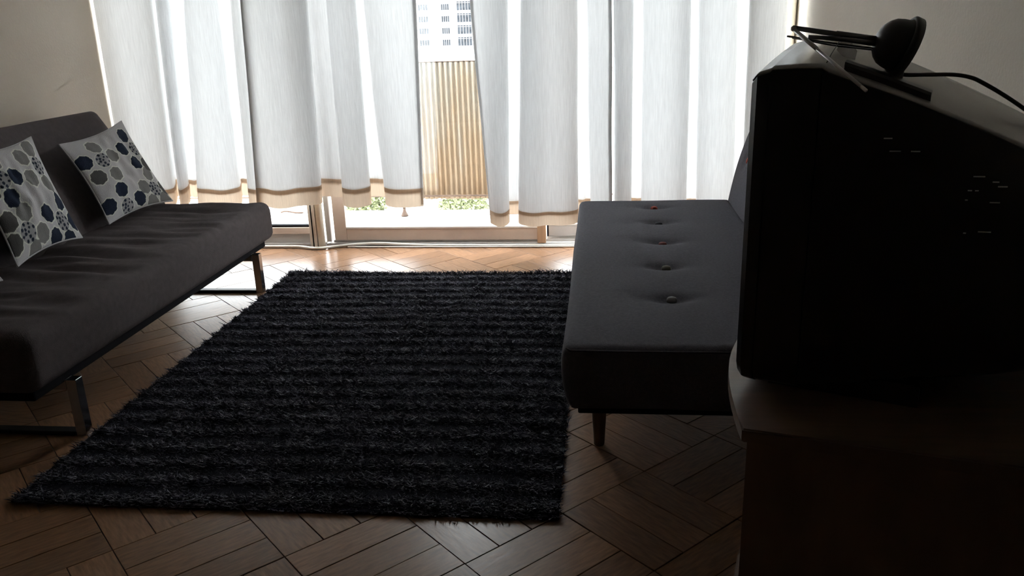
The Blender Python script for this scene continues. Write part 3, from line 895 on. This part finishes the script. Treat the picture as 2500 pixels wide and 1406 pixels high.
# added thin sheet, its paler grey paints the light on the top
v, f = [], []
SS = [0.001, 0.010, 0.030, 0.032, 0.075, 0.108, 0.118, 0.16, 0.21, 0.26, 0.31, 0.36, 0.41, 0.46, 0.49, 0.498]
NU = 24
for s in SS:
    if s < 0.109:
        ins = 0.012 - 0.010 * min(1, s / 0.010) if s <= 0.010 else 0.003
        zt = np.interp(s, [0, 0.010, 0.030, 0.032, 0.075, 0.108], [1.146, 1.157, 1.163, 1.166, 1.168, 1.168]); cr_ = 0.0375
    else:
        t = s - 0.109; ins = 0.006 + 0.24 * t + 0.25 * max(0, s - 0.40); zt = 1.164 - 0.34 * t - 0.25 * t * t; cr_ = 0.033 - 0.03 * t
    for k in range(NU + 1):
        t_ = k / NU
        v.append(TP(ins + 0.001 + (TW - 2 * ins - 0.002) * t_, s, zt + cr_ * arch(t_) + 0.0016))
for i in range(len(SS) - 1):
    for k in range(NU): q = i * (NU + 1) + k; f.append((q, q + NU + 1, q + NU + 2, q + 1))
tc_ = raw('lit_top_sheet', v, f, M['tv_silver_lit'], None, True)
md = tc_.modifiers.new('thick', 'SOLIDIFY'); md.thickness = 0.0025; md.offset = 0
put(tc_, tele); tc_['label'] = 'added thin sheet, paler grey for the light on top'
# picture tube on the front and its silver surround
v, f = [], []
n = 14
for j in range(n + 1):
    for i in range(n + 1):
        a_, b_ = i / n * 2 - 1, j / n * 2 - 1
        v.append(TP(TW / 2 + a_ * (TW / 2 - 0.055), -0.002 - 0.004 * (1 - a_ * a_) * (1 - b_ * b_), 0.905 + b_ * 0.215))
for j in range(n):
    for i in range(n): q = j * (n + 1) + i; f.append((q, q + n + 1, q + n + 2, q + 1))
put(raw('screen', v, f, M['tv_screen'], None, True), tele)
def fbar(nm, u0, u1, z0, z1, m):
    P8 = [TP(u, s, z) for z in (z0, z1) for u, s in ((u0, -0.003), (u1, -0.003), (u1, 0.004), (u0, 0.004))]
    return put(raw(nm, P8, [(0, 3, 2, 1), (4, 5, 6, 7), (0, 1, 5, 4), (1, 2, 6, 5), (2, 3, 7, 6), (3, 0, 4, 7)], m), tele)
fbar('screen_surround', 0.03, 0.055, 0.66, 1.12, M['tv_silver_lit']); fbar('screen_surround', TW - 0.055, TW - 0.03, 0.66, 1.12, M['tv_silver_lit'])
fbar('screen_surround', 0.055, TW - 0.055, 1.115, 1.135, M['tv_silver_lit']); fbar('screen_surround', 0.055, TW - 0.055, 0.65, 0.695, M['tv_silver_lit'])
for u in (0.10, 0.54):
    bm = bmesh.new()
    put(prism('foot', [TP(u - 0.04, 0.05, 0)[:2], TP(u - 0.04, 0.30, 0)[:2], TP(u + 0.04, 0.30, 0)[:2], TP(u + 0.04, 0.05, 0)[:2]], 0.600, 0.640, M['tv']), tele)
# ventilation slots on the near rear side, pale ledges painting their glints
for s, z, l in ((0.205, 1.060, 0.012), (0.212, 1.060, 0.005), (0.215, 1.040, 0.016), (0.245, 1.040, 0.013), (0.335, 1.002, 0.016), (0.362, 0.994, 0.009), (0.370, 0.987, 0.013),
                (0.330, 0.980, 0.006), (0.340, 0.980, 0.005), (0.362, 0.962, 0.014), (0.352, 0.915, 0.018), (0.328, 0.965, 0.004), (0.332, 0.912, 0.004)):
    t = s - 0.109; ins = 0.006 + 0.24 * t
    P8 = []
    for zz in (z, z + 0.0016):
        for ds, du in ((0, -0.0030), (l, -0.0030 + 0.24 * l), (l, 0.004 + 0.24 * l), (0, 0.004)):
            P8.append(TP(ins + du, s + ds, zz))
    put(raw('vent_slot_glint', P8, [(0, 3, 2, 1), (4, 5, 6, 7), (0, 1, 5, 4), (1, 2, 6, 5), (2, 3, 7, 6), (3, 0, 4, 7)], M['vent_glint']), tele)

# ------------------------------------------------------------------ indoor aerial lying on the television
an = thing('indoor_aerial', 'black domed indoor aerial lying on its side with folded telescopic rods', 'antenna', (0.49, 1.45, 1.153))
ax = Vector((-0.93, 0.05, 0.36)).normalized()
rim = Vector((0.494, 1.45, 1.193))
put(lathe('base_dome', [(0.040, -0.003), (0.0445, 0.0), (0.0445, 0.006), (0.0415, 0.010), (0.040, 0.020), (0.037, 0.030), (0.031, 0.038), (0.0225, 0.0445), (0.0125, 0.048), (0.004, 0.0495)], rim, ax, M['antenna'], n=36), an)
put(lathe('base_ring', [(0.043, -0.008), (0.0490, -0.007), (0.0500, 0.004), (0.0465, 0.007)], rim, ax, M['antenna'], n=36), an)
put(tube('dark_rod', [(0.458, 1.452, 1.205), (0.385, 1.452, 1.217), (0.384, 1.452, 1.217), (0.315, 1.452, 1.229)], [0.0058, 0.0056, 0.0046, 0.0040], M['rod_dark'], n=10), an)
put(tube('dark_rod', [(0.455, 1.446, 1.199), (0.40, 1.447, 1.208), (0.34, 1.449, 1.214)], [0.0048, 0.0042, 0.0032], M['rod_dark'], n=10), an)
put(tube('thin_rod', [(0.452, 1.45, 1.192), (0.38, 1.45, 1.203), (0.306, 1.45, 1.216)], [0.0013, 0.0017, 0.0017], M['rod_dark'], n=8), an)
put(tube('thin_rod', [(0.448, 1.455, 1.190), (0.38, 1.455, 1.1995), (0.316, 1.455, 1.213)], [0.0011, 0.0014, 0.0014], M['rod_dark'], n=8), an)
fr0, fr1 = Vector((0.317, 1.448, 1.2255)), Vector((0.392, 1.29, 1.139))
L2 = [fr0.lerp(fr1, t) for t in (0, 0.33, 0.331, 0.34, 0.341, 0.93, 0.931, 0.94, 0.941, 1.0)]
o = put(tube('silver_rod', L2, [0.0034, 0.0034, 0.0022, 0.0022, 0.0029, 0.0027, 0.0018, 0.0018, 0.0027, 0.0027], M['rod'], n=12), an)
o['label'] = 'bright silver telescopic rod'
put(lathe('hinge', [(0.001, -0.005), (0.0045, -0.004), (0.0045, 0.004), (0.001, 0.005)], (0.316, 1.450, 1.2275), (0, 1, 0), M['rod'], n=14), an)
put(lathe('cable_gland', [(0.011, -0.006), (0.012, 0.0), (0.012, 0.020), (0.009, 0.024)], Vector((0.4845, 1.45, 1.1485)), (0.1, 0.0, 1), M['antenna'], n=16), an)
cpts = [(0.488, 1.45, 1.1515), (0.505, 1.45, 1.1492), (0.54, 1.455, 1.1485), (0.581, 1.46, 1.147), (0.61, 1.465, 1.1415), (0.632, 1.47, 1.132), (0.67, 1.475, 1.111), (0.708, 1.48, 1.087), (0.76, 1.49, 1.05),
        (0.83, 1.50, 0.99), (0.88, 1.50, 0.90), (0.90, 1.48, 0.75)]
put(tube('lead', catmull(cpts, 5), 0.0034, M['cable'], n=10), an)

# low black bar on the television top
def bar_pt(u, s, dz): return Vector(TP(u, s, housing_top(u, s) + dz + 0.003))
bm = bmesh.new()
rows = []
for s in (0.135, 0.16, 0.19, 0.22, 0.245, 0.262):
    u0, u1 = 0.045 + 0.24 * (s - 0.135), 0.072 + 0.24 * (s - 0.135)
    rows.append([bm.verts.new(bar_pt(u, s, d)) for u, d in ((u0, 0.0005), (u0, 0.009), (u0 + 0.004, 0.013), (u1 - 0.004, 0.013), (u1, 0.009), (u1, 0.0005))])
for i in range(len(rows) - 1):
    for k in range(6): bm.faces.new((rows[i][k], rows[i + 1][k], rows[i + 1][(k + 1) % 6], rows[i][(k + 1) % 6]))
bm.faces.new(rows[0]); bm.faces.new(rows[-1][::-1])
tag(from_bm('black_top_bar', bm, M['antenna']), 'flat black bar lying along the television top below the aerial', 'amplifier')

# smoky clear plastic stand leaning between the rods
vp = [(0.394, 1.482, 1.186), (0.404, 1.492, 1.205), (0.421, 1.496, 1.203), (0.430, 1.488, 1.187), (0.421, 1.472, 1.160), (0.412, 1.468, 1.158)]
vc = Vector((0.3, -0.9, 0.3)).normalized() * 0.002
vv = [Vector(p) for p in vp] + [Vector(p) + vc for p in vp]
ff = [tuple(range(6)), tuple(range(11, 5, -1))] + [(k, (k + 1) % 6, 6 + (k + 1) % 6, 6 + k) for k in range(6)]
pl = thing('plastic_clip', 'smoky clear plastic clip standing on the television under the rods', 'clip', (0.415, 1.47, 1.16))
put(raw('clip_plate', vv, ff, M['vane']), pl)
put(tube('wire', [(0.3565, 1.385, 1.176), (0.372, 1.42, 1.188), (0.392, 1.455, 1.206)], 0.0009, M['cable'], n=6), pl)
put(tube('wire', [(0.413, 1.466, 1.160), (0.406, 1.474, 1.176)], 0.0009, M['cable'], n=6), pl)

# ------------------------------------------------------------------ balcony and beyond
bal = struct(box('floor_balcony', -4.5, 3.0, 4.83, 5.545, -0.25, -0.015, M['concrete']), 'pale screed balcony floor outside the glass doors', 'balcony floor')
put(box('edge_slab', -4.5, 3.0, 5.553, 5.70, -0.25, -0.012, M['concrete']), bal)
put(box('threshold', -4.5, 3.0, 4.79, 4.83, -0.25, -0.003, M['concrete']), bal)
rl = thing('balcony_railing', 'rusty steel railing with posts behind the corrugated sheet', 'railing', (-1.0, 5.58, 0))
for x in (-3.4, -2.38, -1.36, -0.34, 0.68):
    p_ = put(tube('post', [(x, 5.52, -0.012), (x, 5.52, 1.05)], 0.010, M['rust'], n=10), rl)
    put(lathe('post_foot', [(0.026, -0.012), (0.024, -0.004), (0.012, 0.022), (0.010, 0.04)], (x, 5.52, 0), (0, 0, 1), M['rust'], n=14), rl)
put(tube('low_rail', [(-4.4, 5.56, 0.12), (2.6, 5.56, 0.12)], 0.006, M['rust'], n=8), rl)
def sheet(label, x0, x1, zb, zt):
    n = int((x1 - x0) / 0.0036)
    v, f = [], []
    nz = 6
    for k in range(nz + 1):
        for i in range(n + 1):
            x = x0 + (x1 - x0) * i / n
            z = zb + (zt - zb) * k / nz
            if k == 0: z += 0.006 * noise.noise(Vector((x * 14, 0, 0)))
            if k == nz: z += 0.004 * noise.noise(Vector((x * 30, 3, 0)))
            v.append((x, 5.60 + 0.012 * math.sin(x / 0.0365 * 2 * math.pi), z))
    for k in range(nz):
        for i in range(n): q = k * (n + 1) + i; f.append((q, q + 1, q + n + 2, q + n + 1))
    o = raw('corrugated_sheet', v, f, M['corrugated'], None, True)
    md = o.modifiers.new('thick', 'SOLIDIFY'); md.thickness = 0.002
    return tag(o, label, 'metal sheet')
_sh = sheet('tan corrugated metal sheet on the railing seen through the curtain gap', -1.335, -0.30, 0.09, 1.02)
rim_ = [(-1.335 + 1.035 * k / 140, 5.60 + 0.012 * math.sin((-1.335 + 1.035 * k / 140) / 0.0365 * 2 * math.pi), 1.021) for k in range(141)]
ro = tube('rusty_rim', rim_, 0.0035, M['rust'], n=6); ro.parent = _sh
tw = tube('twig', catmull([(-2.30, 5.62, -0.004), (-2.27, 5.635, 0.002), (-2.2, 5.628, -0.006), (-2.13, 5.618, -0.006)], 4), [0.006] * 12 + [0.004], M['rust'], n=6)
tag(tw, 'small dark twig on the balcony floor at the left pane', 'twig')

struct(box('floor_street', -400, 400, 8, 600, -30.5, -30.0, M['ground']), 'pale street level far below the balcony', 'street')

def tree(label, cx, cy, cz, rx, rz, seed):
    t = thing('tree', label, 'tree', (cx, cy, -30.0), group='treetops below the balcony')
    put(tube('trunk', [(cx, cy, -30.0), (cx + 0.2, cy, -22), (cx, cy, cz)], [0.4, 0.28, 0.1], M['trunk'], n=8), t)
    g = np.random.default_rng(seed); v, f = [], []
    for k in range(2600):
        d = g.normal(size=3); d /= np.linalg.norm(d)
        rr = g.uniform(0.55, 1.0) * (1 + 0.22 * noise.noise(Vector(tuple(d * 2.5 + seed))))
        p = np.array([cx, cy, cz]) + d * rr * np.array([rx, rx, rz])
        a = g.normal(size=3); a /= np.linalg.norm(a); b = np.cross(a, g.normal(size=3)); b /= np.linalg.norm(b)
        s = g.uniform(0.10, 0.2); n0 = len(v)
        v += [p - a * s, p + b * s * 0.5, p + a * s, p - b * s * 0.5]; f.append((n0, n0 + 1, n0 + 2, n0 + 3))
    o = put(raw('crown', v, f, M['leaf']), t); o['kind'] = 'stuff'
    return t
tree('pale green treetop under the left curtain hem, beyond the balcony', -17.7, 60, -11.6, 1.65, 1.0, 11)
tree('pale green treetop right under the corrugated sheet, beyond the balcony', -10.2, 60, -11.7, 1.95, 0.95, 23)

tower = thing('apartment_tower', 'white apartment tower with rows of gridded windows far outside', 'building', (-36, 206, -30.0))
put(box('facade', -62, -10, 200.3, 214, -30, 70, M['tower']), tower)
for k in range(-4, 6):
    zf = 1.95 + k * 2.66
    put(box('floor_band', -62, -10, 200.12, 200.3, zf - 0.75, zf - 0.45, M['tower']), tower)
def tower_window(x0, x1, z0, z1, cols, transom):
    g = put(box('window', x0, x1, 200.16, 200.3, z0, z1, M['tower_glass']), tower)
    bm = bmesh.new()
    for c in range(cols + 1):
        x = x0 + (x1 - x0) * c / cols
        add_box(bm, x - 0.07, x + 0.07, 200.05, 200.18, z0, z1)
    for z in [z0, z1] + ([z0 + (z1 - z0) * transom] if transom else []):
        add_box(bm, x0, x1, 200.06, 200.17, z - 0.06, z + 0.06)
    o = from_bm('window_bars', bm, M['tower_bar'])
    o.parent = g
for k in range(-2, 4):
    z0 = 2.05 + k * 2.66
    tower_window(-42.6, -40.25, z0, z0 + 1.4, 4, 0)
    tower_window(-37.1, -35.2, z0 - 0.05, z0 + 1.35, 4, 0)
    tower_window(-33.4, -30.0, z0 - 0.2, z0 + 2.0, 5, 0.76)
